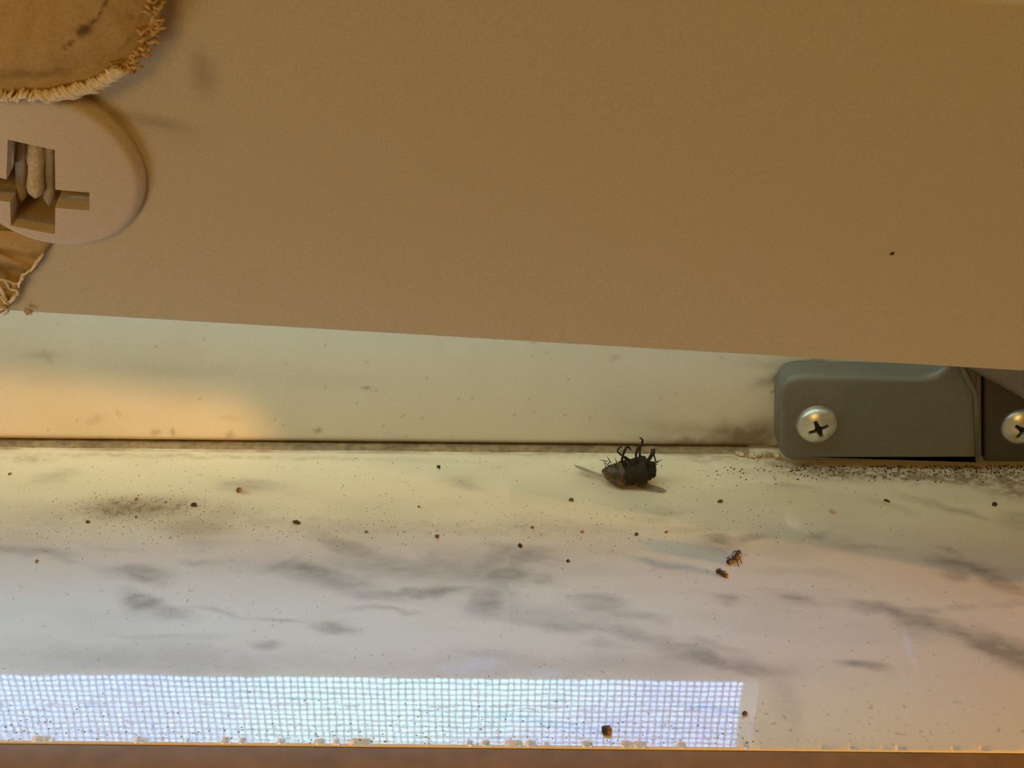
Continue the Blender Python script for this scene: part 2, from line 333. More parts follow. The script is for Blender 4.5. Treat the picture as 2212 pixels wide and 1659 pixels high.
# ------------------------------------------------------------------ window sash: frame, glass, bead, insect screen
GX0, GX1, GZ0, GZ1 = -.47, .0555, .068, .86
def frame_attrs(P_):
    X, Z = P_[:, 0], P_[:, 2]
    lst = [(100,770,16,40,80,.35),(90,765,40,8,-3,.3),(255,890,8,40,85,.35),(330,935,10,7,0,.6),(370,933,7,10,0,.7),(500,945,12,10,0,.5),(690,928,7,7,0,.7),(793,840,12,4,0,.8),(500,905,30,6,0,.2),
           (200,907,20,6,0,.35),(1610,945,90,30,5,1.0),(1540,962,150,14,3,.9),(1500,930,120,20,5,.35),(1668,880,120,22,90,.9),(1640,930,60,30,0,.8),(1690,815,60,14,-20,.8),(1500,955,80,10,0,.5),(1620,975,50,16,0,.9),(1850,797,180,12,3,.95),(1720,800,50,12,-20,.6),  # includes darker brown along the hinge plate's left and top edges
           (1640,820,10,4,0,.2),(700,820,120,20,5,.10),(400,800,160,16,2,.12),(1320,775,12,5,0,.35)]
    d = marks(lst, X + (fbm(X, Z, 300, 5) - .5) * .003, Z + (fbm(X, Z, 300, 7) - .5) * .002, frame_pt, (0, 2))
    d = d * (.5 + .8 * fbm(X, Z, 700, 12))
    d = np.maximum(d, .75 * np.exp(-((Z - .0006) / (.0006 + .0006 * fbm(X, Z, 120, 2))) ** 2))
    d = np.maximum(d, .35 * (fbm(X, Z, 2200, 44, 2) > .88))
    return np.clip(d, 0, 1)
# front face of the bottom rail as a fine grid so that it carries its stains and the darker tone by the hinge, the rest of the sash as a mitred ring
window = empty('window_1'); tag(window, 'cream painted window sash standing at the back of the marble sill', 'window', kind='structure')
FX0, FX1, FZ0 = -.50, .147, .0007
fx = np.concatenate([np.linspace(FX0, -.11, 40, endpoint=False), np.linspace(-.11, .11, 420, endpoint=False), np.linspace(.11, FX1, 12)])
fz = np.linspace(FZ0, .0496, 90)
face = grid_obj('bottom_sash_face', fx, fz, lambda X, Z: (X, 0 * X + np.where(Z < .0012, .0005 * ((.0012 - Z) / .0005) ** 2, 0), Z), M_frame, window,
                lambda X, Z: {'dirt': frame_attrs(np.stack([X.ravel(), 0 * X.ravel(), Z.ravel()], 1)).reshape(X.shape)})
bm = bmesh.new()
def ring(x0, x1, z0, z1, y): return [bm.verts.new(p) for p in ((x0, y, z0), (x1, y, z0), (x1, y, z1), (x0, y, z1))]
A = ring(FX0, FX1, .0496, .90, 0); B = ring(GX0 - .0075, GX1 + .0075, .0500, GZ1 + .008, 0)
B2 = ring(GX0 - .0070, GX1 + .0070, .0512, GZ1 + .0074, .0004)
C1 = ring(GX0 - .0014, GX1 + .0014, GZ0 - .0022, GZ1 + .001, .0105); C2 = ring(GX0 - .0012, GX1 + .0012, GZ0 - .0018, GZ1 + .001, .0122)
D = ring(GX0, GX1, GZ0, GZ1, .0118); E = ring(GX0, GX1, GZ0, GZ1, .030); G = ring(FX0, FX1, .0007, .90, .030)
for a, b in ((A, B), (B, B2), (B2, C1), (C1, C2), (C2, D), (D, E), (E, G)):
    for k in range(4): bm.faces.new((a[k], a[(k + 1) % 4], b[(k + 1) % 4], b[k]))
bot = [bm.verts.new(p) for p in ((FX0, .0006, .0007), (FX1, .0006, .0007), (FX1, .03, .0007), (FX0, .03, .0007))]; bm.faces.new(bot)
so_ = obj('sash_frame', bm, M_frame, window); so_.data.materials.append(M_track)
for p in so_.data.polygons:
    if .0002 < p.center.y < .0104 and .045 < math.hypot(p.normal.y, 0): p.material_index = 1
obj('glass_pane', box_bm((GX0 - .004, .0150, GZ0 - .004), (GX1 + .004, .0180, GZ1 + .004)), M_glass, window)
bm = bmesh.new(); pitch = .00170
def bar(lo, hi):
    vs = [bm.verts.new((x_, y_, z_)) for x_ in (lo[0], hi[0]) for y_ in (lo[1], hi[1]) for z_ in (lo[2], hi[2])]
    for f in ((0,1,3,2),(4,6,7,5),(0,4,5,1),(2,3,7,6),(0,2,6,4),(1,5,7,3)): bm.faces.new([vs[k] for k in f])
wr_ = .00017
n = int((GX1 - GX0) / pitch)
for i in range(n + 1):
    x0 = GX1 - i * pitch; bar((x0 - wr_, .0262, GZ0), (x0 + wr_, .0266, GZ1))
for i in range(int((GZ1 - GZ0) / pitch)):
    z0 = GZ0 + i * pitch; bar((GX0, .0266, z0 - wr_), (GX1, .0270, z0 + wr_))
o = obj('insect_screen', bm, M_wire, window); tag(o, 'fine woven insect screen behind the glass', kind='stuff')

# ------------------------------------------------------------------ room shell round the window
def st(name, lo, hi, mt=M_wall, label=None):
    o = obj(name, box_bm(lo, hi), mt); o['kind'] = 'structure'
    if label: o['label'] = label
    return o
st('wall_left', (-1.6, -2.6, -.9), (-1.5, .0, 1.5)); st('wall_right', (1.5, -2.6, -.9), (1.6, .0, 1.5)); st('wall_rear', (-1.6, -2.7, -.9), (1.6, -2.6, 1.5))
st('floor', (-1.6, -2.7, -1.0), (1.6, .05, -.9), M_floor); st('ceiling', (-1.6, -2.7, 1.5), (1.6, .05, 1.6))
bm = bmesh.new()
for lo, hi in (((-1.6, -.06, -.9), (1.6, .03, -.021)), ((-1.6, -.06, .90), (1.6, .03, 1.5)), ((-1.6, -.06, -.021), (FX0, .03, .90)), ((.148, -.06, -.021), (1.6, .03, .90))):
    box_bm(lo, hi, bm=bm)
o = obj('wall_front', bm, M_wall); tag(o, 'cream wall round the window recess', 'wall', kind='structure')

# ------------------------------------------------------------------ added unseen warm spot, its cone fitted to the orange patch on the frame
SP = Vector((.60, -.199, .030))
P1 = frame_pt(0, 818); P2 = frame_pt(575, 882)
d1 = (P1 - SP).normalized(); d2 = (P2 - SP).normalized(); half = math.radians(25.0)
b = (d1 + d2).normalized(); nrm = d1.cross(d2).normalized()
if nrm.z > 0: nrm = -nrm
w = nrm
ca = math.cos(half) / b.dot(d1); axis = (b * ca + w * math.sqrt(max(0, 1 - ca * ca))).normalized()
l = bpy.data.lights.new('warm_patch_spot', 'SPOT'); l.energy = SPOT_POWER; l.color = (1.0, .47, .10); l.spot_size = 2 * half + .004; l.spot_blend = .008; l.shadow_soft_size = .004
o = link(bpy.data.objects.new('warm_patch_spot', l)); o.location = SP; o.rotation_euler = axis.to_track_quat('-Z', 'Y').to_euler()

# ------------------------------------------------------------------ venetian blind: bottom rail, plug, tape, slats
RY = -.042
PA = on_plane(0, 672, (0, RY, 0), (0, 1, 0)); PB = on_plane(2212, 803, (0, RY, 0), (0, 1, 0))
RX = (PB - PA).normalized(); RN = Vector((0, -1, 0)); TILT = math.radians(14)                                     # the rail hangs tipped: its face looks slightly down
RZ = Vector((0, -math.sin(TILT), math.cos(TILT))); RZ = (RZ - RX * RZ.dot(RX)).normalized()
RO = on_plane(1106, 740, (0, RY, 0), (0, 1, 0))
rot = Matrix((RX, RZ, RX.cross(RZ))).transposed()           # local x along rail, local y up the face, local z out of the face
if (rot @ Vector((0, 0, 1))).y > 0: raise RuntimeError('rail normal')
Minv = rot.transposed()
def rl(px, py, z=0.0):
    """photo pixel -> rail-local point at height z over the face"""
    p0 = RO + rot @ Vector((0, 0, z)); return Minv @ (on_plane(px, py, p0, rot @ Vector((0, 0, 1))) - RO)
ztop = rl(2212, 19).y; print('rail height', ztop, 'z', RO.z)
blind = empty('window_blind', RO, rot)
tag(blind, 'cream venetian blind hanging over the marble sill, its bottom rail filling the upper half', 'blind')
def crown(y): q = abs(y - .46 * ztop) / (.54 * ztop); return .0012 * max(0, q - .12) ** 2
PC = rl(100, 380, .0025)                                       # plug centre
HR = .0120
hole = [(PC.x + HR * math.cos(a), PC.y + HR * math.sin(a)) for a in np.linspace(0, 2 * math.pi, 48, endpoint=False)]
RT = .0085
outer = round_poly([(-.45 , -.0004), (.125, -.0004), (.125, ztop), (-.45, ztop)], .0015, 4)
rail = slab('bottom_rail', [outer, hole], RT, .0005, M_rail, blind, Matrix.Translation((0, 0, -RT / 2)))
# fine face grid just under the bevel plane carries the painted plug and tape shadow: cut the face finely instead of a second skin
bm = bmesh.new(); bm.from_mesh(rail.data)
for k in range(1, 90):
    xx = -.11 + k * .22 / 90
    bmesh.ops.bisect_plane(bm, geom=bm.verts[:] + bm.edges[:] + bm.faces[:], plane_co=(xx, 0, 0), plane_no=(1, 0, 0)) if xx < -.03 or k % 6 == 0 else None
for k in range(1, 28):
    bmesh.ops.bisect_plane(bm, geom=bm.verts[:] + bm.edges[:] + bm.faces[:], plane_co=(0, k * ztop / 28, 0), plane_no=(0, 1, 0))
bm.to_mesh(rail.data); bm.free()
for v in rail.data.vertices:
    v.co.z -= crown(v.co.y)
V = np.array([v.co[:] for v in rail.data.vertices])
rp = lambda px, py: rl(px, py, 0)
dm = marks([(420,60,70,24,86,.8),(440,160,70,22,80,.6),(340,265,70,14,12,.6),(225,235,60,16,38,.7),(400,300,50,30,0,.15),(1927,547,3,5,0,.0)], V[:, 0], V[:, 1], rp, (0, 1))  # shadow of plug and tape painted dark onto the rail face
a = rail.data.attributes.new('dirt', 'FLOAT', 'POINT'); a.data.foreach_set('value', (np.clip(dm, 0, 1)).astype(np.float32))  # on the rail this layer holds the painted plug and tape shadow
rail.data.polygons.foreach_set('use_smooth', [True] * len(rail.data.polygons)); rail.data.set_sharp_from_angle(angle=math.radians(30))

# plug with cross-shaped opening
def rr(px, py): p = rl(px, py, .0025); return (p.x, p.y)
cross = [rr(*q) for q in ((17,303),(118,325),(118,409),(192,416),(192,455),(118,448),(118,508),(22,490),(22,437),(-50,430),(-50,375),(15,388))]
PR = (rr(306, 385)[0] - PC.x + PC.y - rr(128, 541)[1]) / 2; print('plug radius', rr(306, 385)[0] - PC.x, PC.y - rr(128, 541)[1])
cq = Vector((rr(69, 415))); ccx = [Vector(q) for q in cross]
hp = []
for k in range(len(ccx)):
    a_, b_ = ccx[k], ccx[(k + 1) % len(ccx)]; n_ = max(2, int((b_ - a_).length / .0004))
    hp += [a_.lerp(b_, i_ / n_) for i_ in range(n_)]
def to_circle(q, rad):
    d = (q - cq).normalized(); o_ = cq - Vector((PC.x, PC.y)); b_ = o_.dot(d)
    return cq + d * (-b_ + math.sqrt(b_ * b_ - o_.length_squared + rad * rad))
bm = bmesh.new(); rows = [[bm.verts.new((q.x, q.y, -.0005)) for q in hp], [bm.verts.new((q.x, q.y, .0022)) for q in hp]]
def plug_z(p):
    q = (p - Vector((PC.x, PC.y))).length / PR
    return .0026 - .0005 * q ** 2 - (.0011 * ((q - .90) / .10) ** 2 if q > .90 else 0)
for t in (.012, .1, .2, .3, .4, .5, .6, .7, .78, .84, .88, .91, .94, .96, .975, .99, 1.0):
    row = []
    for q in hp:
        p = q.lerp(to_circle(q, PR), t); row.append(bm.verts.new((p.x, p.y, plug_z(p))))
    rows.append(row)
rows.append([bm.verts.new((*to_circle(q, PR * 1.002), .0004)) for q in hp]); rows.append([bm.verts.new((*to_circle(q, PR * .995), -.0004)) for q in hp])
for a_, b_ in zip(rows, rows[1:]):
    for k in range(len(hp)): bm.faces.new((a_[k], a_[(k + 1) % len(hp)], b_[(k + 1) % len(hp)], b_[k]))
plug = obj('plug', bm, M_plug, rail, True, 50)
tag(plug, 'round cream plastic plug with a cross-shaped opening')
# socket behind the opening: walls following the cross, and a back
bm = bmesh.new(); n = len(cross)
top_ = [bm.verts.new((p[0], p[1], .0004)) for p in cross]; bt_ = [bm.verts.new((p[0], p[1], -.0045)) for p in cross]
for i in range(n):
    bm.faces.new((top_[i], top_[(i + 1) % n], bt_[(i + 1) % n], bt_[i]))
bm.faces.new(bt_)
so = obj('plug_socket', bm, M_pocket, plug); so.data.transform(Matrix.Identity(4))
# cords hanging in the socket
def cord(pts, r, mt, name, jitter=.0):
    P_ = [rl(px, py, z) for px, py, z in pts]; n_ = 10; out = []; rr_ = []
    for i in range(n_):
        t = i / (n_ - 1) * (len(P_) - 1); k = min(int(t), len(P_) - 2); f = t - k
        out.append(P_[k].lerp(P_[k + 1], f)); q = i / (n_ - 1)
        rr_.append(r * (1 if q < .8 else math.sqrt(max(.02, 1 - ((q - .8) / .2) ** 2))) * (1 + jitter * random.uniform(-1, 1)))
    return obj(name, tube_bm(out, rr_, 14), mt, blind, True)
cord([(48,296,-.0024),(47,370,-.0016),(46,437,-.0010)], .00085, M_cord, 'cord', .05)
k_ = cord([(77,296,-.0018),(78,370,-.0008),(76,428,.0000)], .00112, M_knot, 'cord_knot', .10); tag(k_, 'paler frayed end of cord')
cord([(107,296,-.0024),(106,370,-.0018),(106,446,-.0012)], .00080, M_cord, 'cord', .05)

# cloth ladder tape: bulging flap above the plug
edge_px = [(352,-140),(353,-70),(350,-20),(345,20),(332,65),(312,105),(284,138),(250,163),(205,188),(150,203),(105,210),(60,212),(20,214),(-25,212),(-62,196),(-98,168),(-124,130),(-142,85),(-150,30),(-152,-30),(-152,-140)]
def spline(pts, n):
    out = []
    for i in range(n):
        t = i / (n - 1) * (len(pts) - 1); k = min(int(t), len(pts) - 2); f = t - k
        p0, p1, p2, p3 = (np.array(pts[min(max(k + j, 0), len(pts) - 1)], float) for j in (-1, 0, 1, 2))
        out.append(.5 * (2 * p1 + (p2 - p0) * f + (2 * p0 - 5 * p1 + 4 * p2 - p3) * f ** 2 + (3 * p1 - p0 - 3 * p2 + p3) * f ** 3))
    return out
EP = spline(edge_px, 240)
ctr = np.array([100., -140.])
bm = bmesh.new(); NV = 60; rows = []; stain = []
for j in range(NV + 1):
    v = j / NV; rw = []
    for i, p in enumerate(EP):
        q = p * (1 - v) + ctr * v
        z = .0031 + .0034 * math.sin(min(1, v * 1.6) * math.pi / 2) + .00008 * math.sin(i * .22) * (1 - v)
        rw.append(bm.verts.new(rl(q[0], q[1], z)))
    rows.append(rw)
for a_, b_ in zip(rows, rows[1:]):
    for k in range(len(EP) - 1): bm.faces.new((a_[k], a_[k + 1], b_[k + 1], b_[k]))
tape = obj('ladder_tape', bm, M_tape, blind, True)
tag(tape, 'stained yellowed cloth tape with a whipped edge, above the plug')
md = tape.modifiers.new('thick', 'SOLIDIFY'); md.thickness = .0006; md.offset = -1
V = np.array([v.co[:] for v in tape.data.vertices]); tp = lambda px, py: rl(px, py, .006)
s_ = marks([(228,5,10,11,-65,1),(217,28,12,8,-60,1),(200,46,12,9,-40,1),(182,68,17,13,-30,1.2),(172,75,10,12,0,.7),(150,98,10,7,-30,.8),(133,109,8,6,-20,.9),(110,132,5,3,-20,.5),(60,175,90,12,0,.45),(120,168,70,10,-14,.4),(-20,182,60,10,0,.4),
            (300,50,26,8,-75,.6),(320,20,26,7,-80,.5),(265,110,30,10,-45,.4),(345,60,6,9,0,.6),(275,45,8,14,0,.3),(150,140,60,20,-15,.2)],
           V[:, 0] + (fbm(V[:, 0], V[:, 1], 700, 3) - .5) * .0012, V[:, 1] + (fbm(V[:, 0], V[:, 1], 700, 4) - .5) * .0012, tp, (0, 1))
a = tape.data.attributes.new('stain', 'FLOAT', 'POINT'); a.data.foreach_set('value', np.clip(s_, 0, 1).astype(np.float32))
def whip(path, z, mt, n, ln, rad, slant, name, parent, lbl=None, wob=1.0):
    """overcast stitches lying side by side along an edge"""
    bm = bmesh.new(); Q = [rl(p[0], p[1], z) for p in path]
    for i in range(n):
        t = (i + .5) / n * (len(Q) - 1); k = min(int(t), len(Q) - 2); c = Q[k].lerp(Q[k + 1], t - k)
        tn = (Q[k + 1] - Q[k]).normalized(); nn = Vector((-tn.y, tn.x, 0)); l_ = ln * random.uniform(.75, 1.2)
        d = (nn + tn * slant).normalized(); c = c + nn * random.uniform(-.0002, .0002) * wob
        pts = [c + d * l_ * (s - .5) + Vector((0, 0, 1)) * (.0007 * math.sin(math.pi * s) - .0002) + Vector((random.uniform(-1, 1), random.uniform(-1, 1), 0)) * .00006 * wob for s in (0, .2, .4, .6, .8, 1)]
        r_ = rad * random.uniform(.8, 1.2)
        tube_bm(pts, [r_ * .5, r_ * .9, r_, r_, r_ * .9, r_ * .5], 7, bm)
    o = obj(name, bm, mt, parent, True); o['kind'] = 'stuff'
    if lbl: o['label'] = lbl
    return o
lo_ = [p for p in EP if p[1] > 150]
whip([p + np.array([-2, -3]) for p in lo_ if p[0] > 92], .0040, M_thread, 26, .0024, .00036, -1.0, 'stitched_edge', tape, 'pale twisted thread whipped over the lower edge', .5)
whip([p + np.array([-2, -4]) for p in lo_ if p[0] <= 92], .0038, M_thread, 26, .0016, .00030, .6, 'stitched_edge', tape, 'loose pale thread', 2.5)
whip([p + np.array([-6, 0]) for p in EP if p[1] < 155 and p[0] > 0], .0040, M_thread_stained, 40, .0014, .00022, -.6, 'stitched_edge', tape, 'brown stained thread on the right-hand edge', 5)
bm = tube_bm([rl(p[0] - 5, p[1] - 4, .0031) for p in EP[::2]], .00055, 8)
obj('edge_cord', bm, M_thread_stained, tape, True)

# lower tape end coming out under the plug
low_px = [(120,505),(96,545),(84,575),(70,588),(50,602),(44,622),(40,640),(22,662),(4,676),(-30,690)]
LP = spline(low_px, 50); bm = bmesh.new(); rows = []
for j in range(13):
    v = j / 12; rows.append([bm.verts.new(rl(*(p * (1 - v) + np.array([-120., 490.]) * v), .0008 + .0006 * min(1, 3 * v) + .0002 * math.sin(i * .5))) for i, p in enumerate(LP)])
for a_, b_ in zip(rows, rows[1:]):
    for k in range(len(LP) - 1): bm.faces.new((a_[k], a_[k + 1], b_[k + 1], b_[k]))
t2 = obj('ladder_tape', bm, M_tape, blind, True); md = t2.modifiers.new('thick', 'SOLIDIFY'); md.thickness = .0004
tag(t2, 'frayed end of the cloth tape below the plug')
V = np.array([v.co[:] for v in t2.data.vertices]); tp0 = lambda px, py: rl(px, py, .001)
s_ = marks([(25,578,60,12,12,.7),(0,590,40,10,5,.6),(75,550,8,20,0,.5),(10,540,60,6,14,.5)], V[:, 0] + (fbm(V[:, 0], V[:, 1], 700, 3) - .5) * .0015, V[:, 1], tp0, (0, 1))
a = t2.data.attributes.new('stain', 'FLOAT', 'POINT'); a.data.foreach_set('value', np.clip(s_, 0, 1).astype(np.float32))
def threads(name, lines, r0, parent, z=.0013, mt=M_thread):
    bm = bmesh.new()
    for ln in lines:
        s = spline(ln, 16)
        tube_bm([rl(p[0] + random.uniform(-1, 1), p[1] + random.uniform(-1, 1), z + .0003 * math.sin(i * .7)) for i, p in enumerate(s)], [r0 * random.uniform(.75, 1.2) for _ in s], 7, bm)
    o = obj(name, bm, mt, parent, True); o['kind'] = 'stuff'; return o
threads('frayed_edge', [[(93,548),(78,570),(62,586),(46,596)], [(50,594),(47,604),(38,612),(20,608),(0,603)], [(12,608),(20,622),(36,628),(38,636)], [(0,618),(10,640),(18,652),(30,640),(38,632)],
                         [(36,636),(28,648),(14,655),(2,640)], [(2,668),(10,664),(18,672),(8,680)], [(-20,600),(0,625),(14,650)], [(86,556),(70,580),(54,592),(44,604),(40,620)]], .00019, t2)

# slats above the rail, closed
th = math.radians(14); TOPW = RO + rot @ Vector((0, ztop, 0))
for i in range(16):
    z0 = TOPW.z - .001 + i * .044
    if i == 0:
        bm = bmesh.new(); prev = None
        for k in range(7):
            q = k / 6; yy = TOPW.y + .006 + q * .050 * math.sin(th) - .0014 * (1 - (2 * q - 1) ** 2); zz = z0 + q * .050 * math.cos(th)
            cur = [bm.verts.new(Minv @ (Vector((x_, yy + dy_, zz - x_ * .05)) - RO)) for x_, dy_ in ((-.45, 0), (.125, 0), (-.45, .0012), (.125, .0012))]
            if prev:
                bm.faces.new((prev[0], prev[1], cur[1], cur[0])); bm.faces.new((prev[2], cur[2], cur[3], prev[3]))
                bm.faces.new((prev[0], cur[0], cur[2], prev[2])); bm.faces.new((prev[1], prev[3], cur[3], cur[1]))
            else: bm.faces.new((cur[0], cur[1], cur[3], cur[2]))
            prev = cur
        bm.faces.new((prev[0], prev[2], prev[3], prev[1]))
        sl = obj('slat', bm, M_slat, blind, True, 40)
    else:
        c = sl.copy(); COL.objects.link(c); c.parent = blind; c.location = Minv @ Vector((0, 0, i * .044))

# ------------------------------------------------------------------ hinge / operator plate with screws
RF = Matrix(((1, 0, 0, 0), (0, 0, -1, 0), (0, 1, 0, 0), (0, 0, 0, 1)))          # local xy -> world xz, local z -> world -y
def f2(px, py, y): p = frame_pt(px, py, y); return (p.x, p.z)
operator = empty('sash_hinge', frame_pt(1900, 1005, -.001)); tag(operator, 'dark grey metal sash hinge screwed to the right end of the frame', 'hinge')
inv = Matrix.Translation(-operator.location)
YP = sill_pt(1900, 1016, .0).y; TP = -YP - .0003; print('plate stands off', YP)
pl = [f2(*q, YP) for q in ((1682,1000),(2124,999),(2124,700),(2080,740),(2050,790),(2018,812),(1980,817),(1683,810))]
pl = round_poly(pl, [.0042, .0002, .0002, .002, .004, .003, .003, .0052], 8)
slab('hinge_plate', [pl], TP, .0013, M_plate, operator, inv @ Matrix.Translation((0, YP + TP / 2, 0)) @ RF, 6, 60)
# folded seam and lower housing at the right
bm = tube_bm([frame_pt(2078, 790, YP - .0006) + Vector(inv.translation), frame_pt(2092, 822, YP - .0007) + Vector(inv.translation), frame_pt(2108, 850, YP - .0006) + Vector(inv.translation), frame_pt(2110, 995, YP - .0003) + Vector(inv.translation)], [.0004, .0006, .0005, .0003], 8)
obj('seam', bm, M_plate, operator, True)
hs = [f2(*q, YP + .0004) for q in ((2126,999),(2420,1000),(2420,700),(2126,700))]
slab('hinge_housing', [round_poly(hs, .0006, 4)], TP - .0004, .0006, M_housing, operator, inv @ Matrix.Translation((0, YP + .0004 + (TP - .0004) / 2, 0)) @ RF, 3, 40)
# arm: curved steel link passing over the housing top right
c0 = frame_pt(2130, 770, YP - .0010) + Vector(inv.translation); c1 = frame_pt(2212, 815, YP - .0010) + Vector(inv.translation); c2 = frame_pt(2330, 880, YP - .0010) + Vector(inv.translation)
bm = tube_bm([c0 + Vector((-.006, 0, .003)), c0, c1, c2], .0034, 20)
for v in bm.verts: v.co.y = (v.co.y - c1.y) * .75 + c1.y
obj('hinge_arm', bm, M_plate2, operator, True, 50)
def make_screw(cx, cz, y, R_, turn, parent):
    bm = bmesh.new(); NR, NA = 34, 72; rows = []
    for i in range(NR + 1):
        r_ = i / NR
        rw = []
        for k in range(NA):
            a_ = 2 * math.pi * k / NA; X_, Z_ = r_ * math.cos(a_), r_ * math.sin(a_)
            hgt = .62 * math.sqrt(max(0, 1 - (r_ * .97) ** 2)) if r_ < .94 else .62 * math.sqrt(1 - (.94 * .97) ** 2) * (1 - (r_ - .94) / .06)
            u = abs(X_ * math.cos(turn) + Z_ * math.sin(turn)); v_ = abs(-X_ * math.sin(turn) + Z_ * math.cos(turn))
            lng, sht = max(u, v_), min(u, v_)
            wd = .13 - .06 * lng / .5
            ins = min(max((wd - sht) / .035, 0), 1) * min(max((.50 - lng) / .07, 0), 1)
            core = min(max((.20 - r_) / .05, 0), 1)
            hgt -= .42 * max(ins * (1 - .6 * lng), core)
            rw.append(bm.verts.new((X_ * R_ + cx, y - hgt * R_, Z_ * R_ + cz)))
            if i == 0: break
        rows.append(rw)
    for k in range(NA): bm.faces.new((rows[0][0], rows[1][k], rows[1][(k + 1) % NA]))
    for a_, b_ in zip(rows[1:], rows[2:]):
        for k in range(NA): bm.faces.new((a_[k], b_[k], b_[(k + 1) % NA], a_[(k + 1) % NA]))
    bm.faces.ensure_lookup_table()
    for f in bm.faces:
        c = f.calc_center_median(); r_ = math.hypot(c.x - cx, c.z - cz) / R_
        full = .62 * math.sqrt(max(0, 1 - (r_ * .97) ** 2))
        if r_ < .55 and (y - c.y) / R_ < full - .16: f.material_index = 1
    o = obj('screw', bm, M_screw, parent, True, 50); o.data.materials.append(M_recess); return o
off = Vector(inv.translation)
for (px, py, y, turn, rp_) in ((1766, 921, YP, math.radians(25), 45), (2207, 923, YP + .0010, math.radians(60), 45)):
    c = frame_pt(px, py, y - .001) + off; R_ = (frame_pt(px + rp_, py, y) - frame_pt(px, py, y)).length
    make_screw(c.x, c.z, y + off.y, R_, turn, operator)

# ------------------------------------------------------------------ caulk bead, grime and debris at the joint
bm = bmesh.new(); prev = None
for i in range(300):
    x_ = -.48 + i * (.045 + .48) / 299
    w_ = .0017 * (1 + .04 * math.sin(i * .31) + random.uniform(-.05, .05)); h_ = .00035
    cur = [bm.verts.new(p) for p in ((x_, .002, .0000), (x_, .002, h_), (x_, -.0006, h_ * 1.0), (x_, -w_ * .75, h_ * .7), (x_, -w_, .0000))]
    if prev:
        for k in range(4): bm.faces.new((prev[k], prev[k + 1], cur[k + 1], cur[k]))
    prev = cur
o = obj('trim_1', bm, M_caulk, None, True, 60); tag(o, 'grimy strip of caulk in the joint between frame and marble sill', 'caulk', kind='structure')

def lump(bm, c, r, squash=.6, jit=.35, sub=1):
    b = bmesh.new(); bmesh.ops.create_icosphere(b, subdivisions=sub, radius=1)
    q = Matrix.Rotation(random.uniform(0, 6.28), 3, 'Z')
    sx, sy = random.uniform(.8, 1.4), random.uniform(.7, 1.1)
    for v in b.verts:
        k = 1 + random.uniform(-jit, jit); p = q @ Vector((v.co.x * sx * k, v.co.y * sy * k, 0)); v.co = Vector((p.x * r, p.y * r, max(v.co.z * k, -.9) * squash * r)) + Vector(c) + Vector((0, 0, squash * r * .6))
    me = bpy.data.meshes.new('t'); b.to_mesh(me); b.free(); bm.from_mesh(me); bpy.data.meshes.remove(me); return bm

# fine dust: nobody could count it
def tet(vs, fs, c, r):
    n0 = len(vs)
    for k in range(3):
        a_ = random.uniform(0, .8) + k * 2.1; vs.append((c[0] + r * math.cos(a_) * random.uniform(.6, 1.3), c[1] + r * math.sin(a_) * random.uniform(.6, 1.3), c[2]))
    vs.append((c[0], c[1], c[2] + r * random.uniform(.5, 1.0)))
    fs += [(n0, n0 + 1, n0 + 3), (n0 + 1, n0 + 2, n0 + 3), (n0 + 2, n0, n0 + 3)]
def dust(name, n, sampler, r0, r1, mt, label):
    vs, fs = [], []
    for _ in range(n):
        px, py = sampler(); p = sill_pt(px, py)
        if -.0783 < p.y < -.0005: tet(vs, fs, (p.x, p.y, 0.0), random.uniform(r0, r1) ** 1)
    me = bpy.data.meshes.new(name); me.from_pydata(vs, [], fs); me.materials.append(mt)
    o = link(bpy.data.objects.new(name, me)); tag(o, label, 'dust', kind='stuff'); return o
def s1():
    t = random.random()
    if t < .30: return random.gauss(300, 90), random.gauss(1100, 22)
    if t < .75: return random.uniform(-150, 1700), random.gauss(1138, 26)
    return random.uniform(-150, 2300), random.uniform(990, 1200)
dust('fine_dust', 1500, s1, .00005, .00017, M_dust, 'fine brown dust scattered in a band across the marble sill')
dust('edge_dust', 420, lambda: (random.uniform(-150, 1640), 1608 - abs(random.gauss(0, 45))), .00006, .00020, M_grime, 'dark gritty dust along the front edge of the marble sill')
dust('joint_grime', 900, lambda: (2230 - abs(random.gauss(0, 300)), 1006 + abs(random.gauss(0, 14))), .00008, .00030, M_grime, 'brown grime packed along the joint beneath the grey hinge')

# crumbs one could pick up
def crumb(px, py, rpx, mt, label, group=None, cat='crumb', base=0.0):
    p = sill_pt(px, py, base); r = rpx / 12500
    o = obj('crumb', lump(bmesh.new(), (0, 0, 0), r), mt, None, False); o.location = p
    return tag(o, label, cat, group)
crumb(190,1128,6,M_crumb,'dark crumb of dirt at the left end of the brown dusty patch on the sill')
crumb(420,1092,7,M_crumb,'dark crumb of dirt at the right end of the brown dusty patch on the sill')
crumb(642,1130,7,M_crumb,'dark crumb of dirt on the sill, alone to the right of the brown dusty patch')
crumb(518,1060,8,M_dust,'brown crumb lying on the faint grey vein right above the dusty patch')
crumb(948,1010,6,M_crumb,'brown crumb close to the frame joint, left of the dead fly')
crumb(1915,1083,6,M_crumb,'small dark crumb on the sill under the middle of the grey hinge')
crumb(2149,1091,8,M_crumb,'dark crumb on the sill near its right end, under the second screw')
crumb(1797,1107,9,M_palecrumb,'pale tan flake on the sill below the first hinge screw')
crumb(1555,1084,6,M_dust,'tan crumb on the sill midway between dead fly and hinge plate')
crumb(1234,1081,6,M_dust,'pale brown crumb on the sill just below and left of the dead fly')
crumb(1375,1155,6,M_crumb,'small dark crumb on the sill straight below the dead fly')
crumb(1124,1180,6,M_crumb,'dark crumb at the top of the broad grey vein in mid sill')
crumb(1228,1213,5,M_crumb,'tiny crumb on clean marble between the grey vein and the insect fragments')
crumb(1310,1583,13,M_grime,'largest dark crumb in the blue reflection near the front edge of the sill')
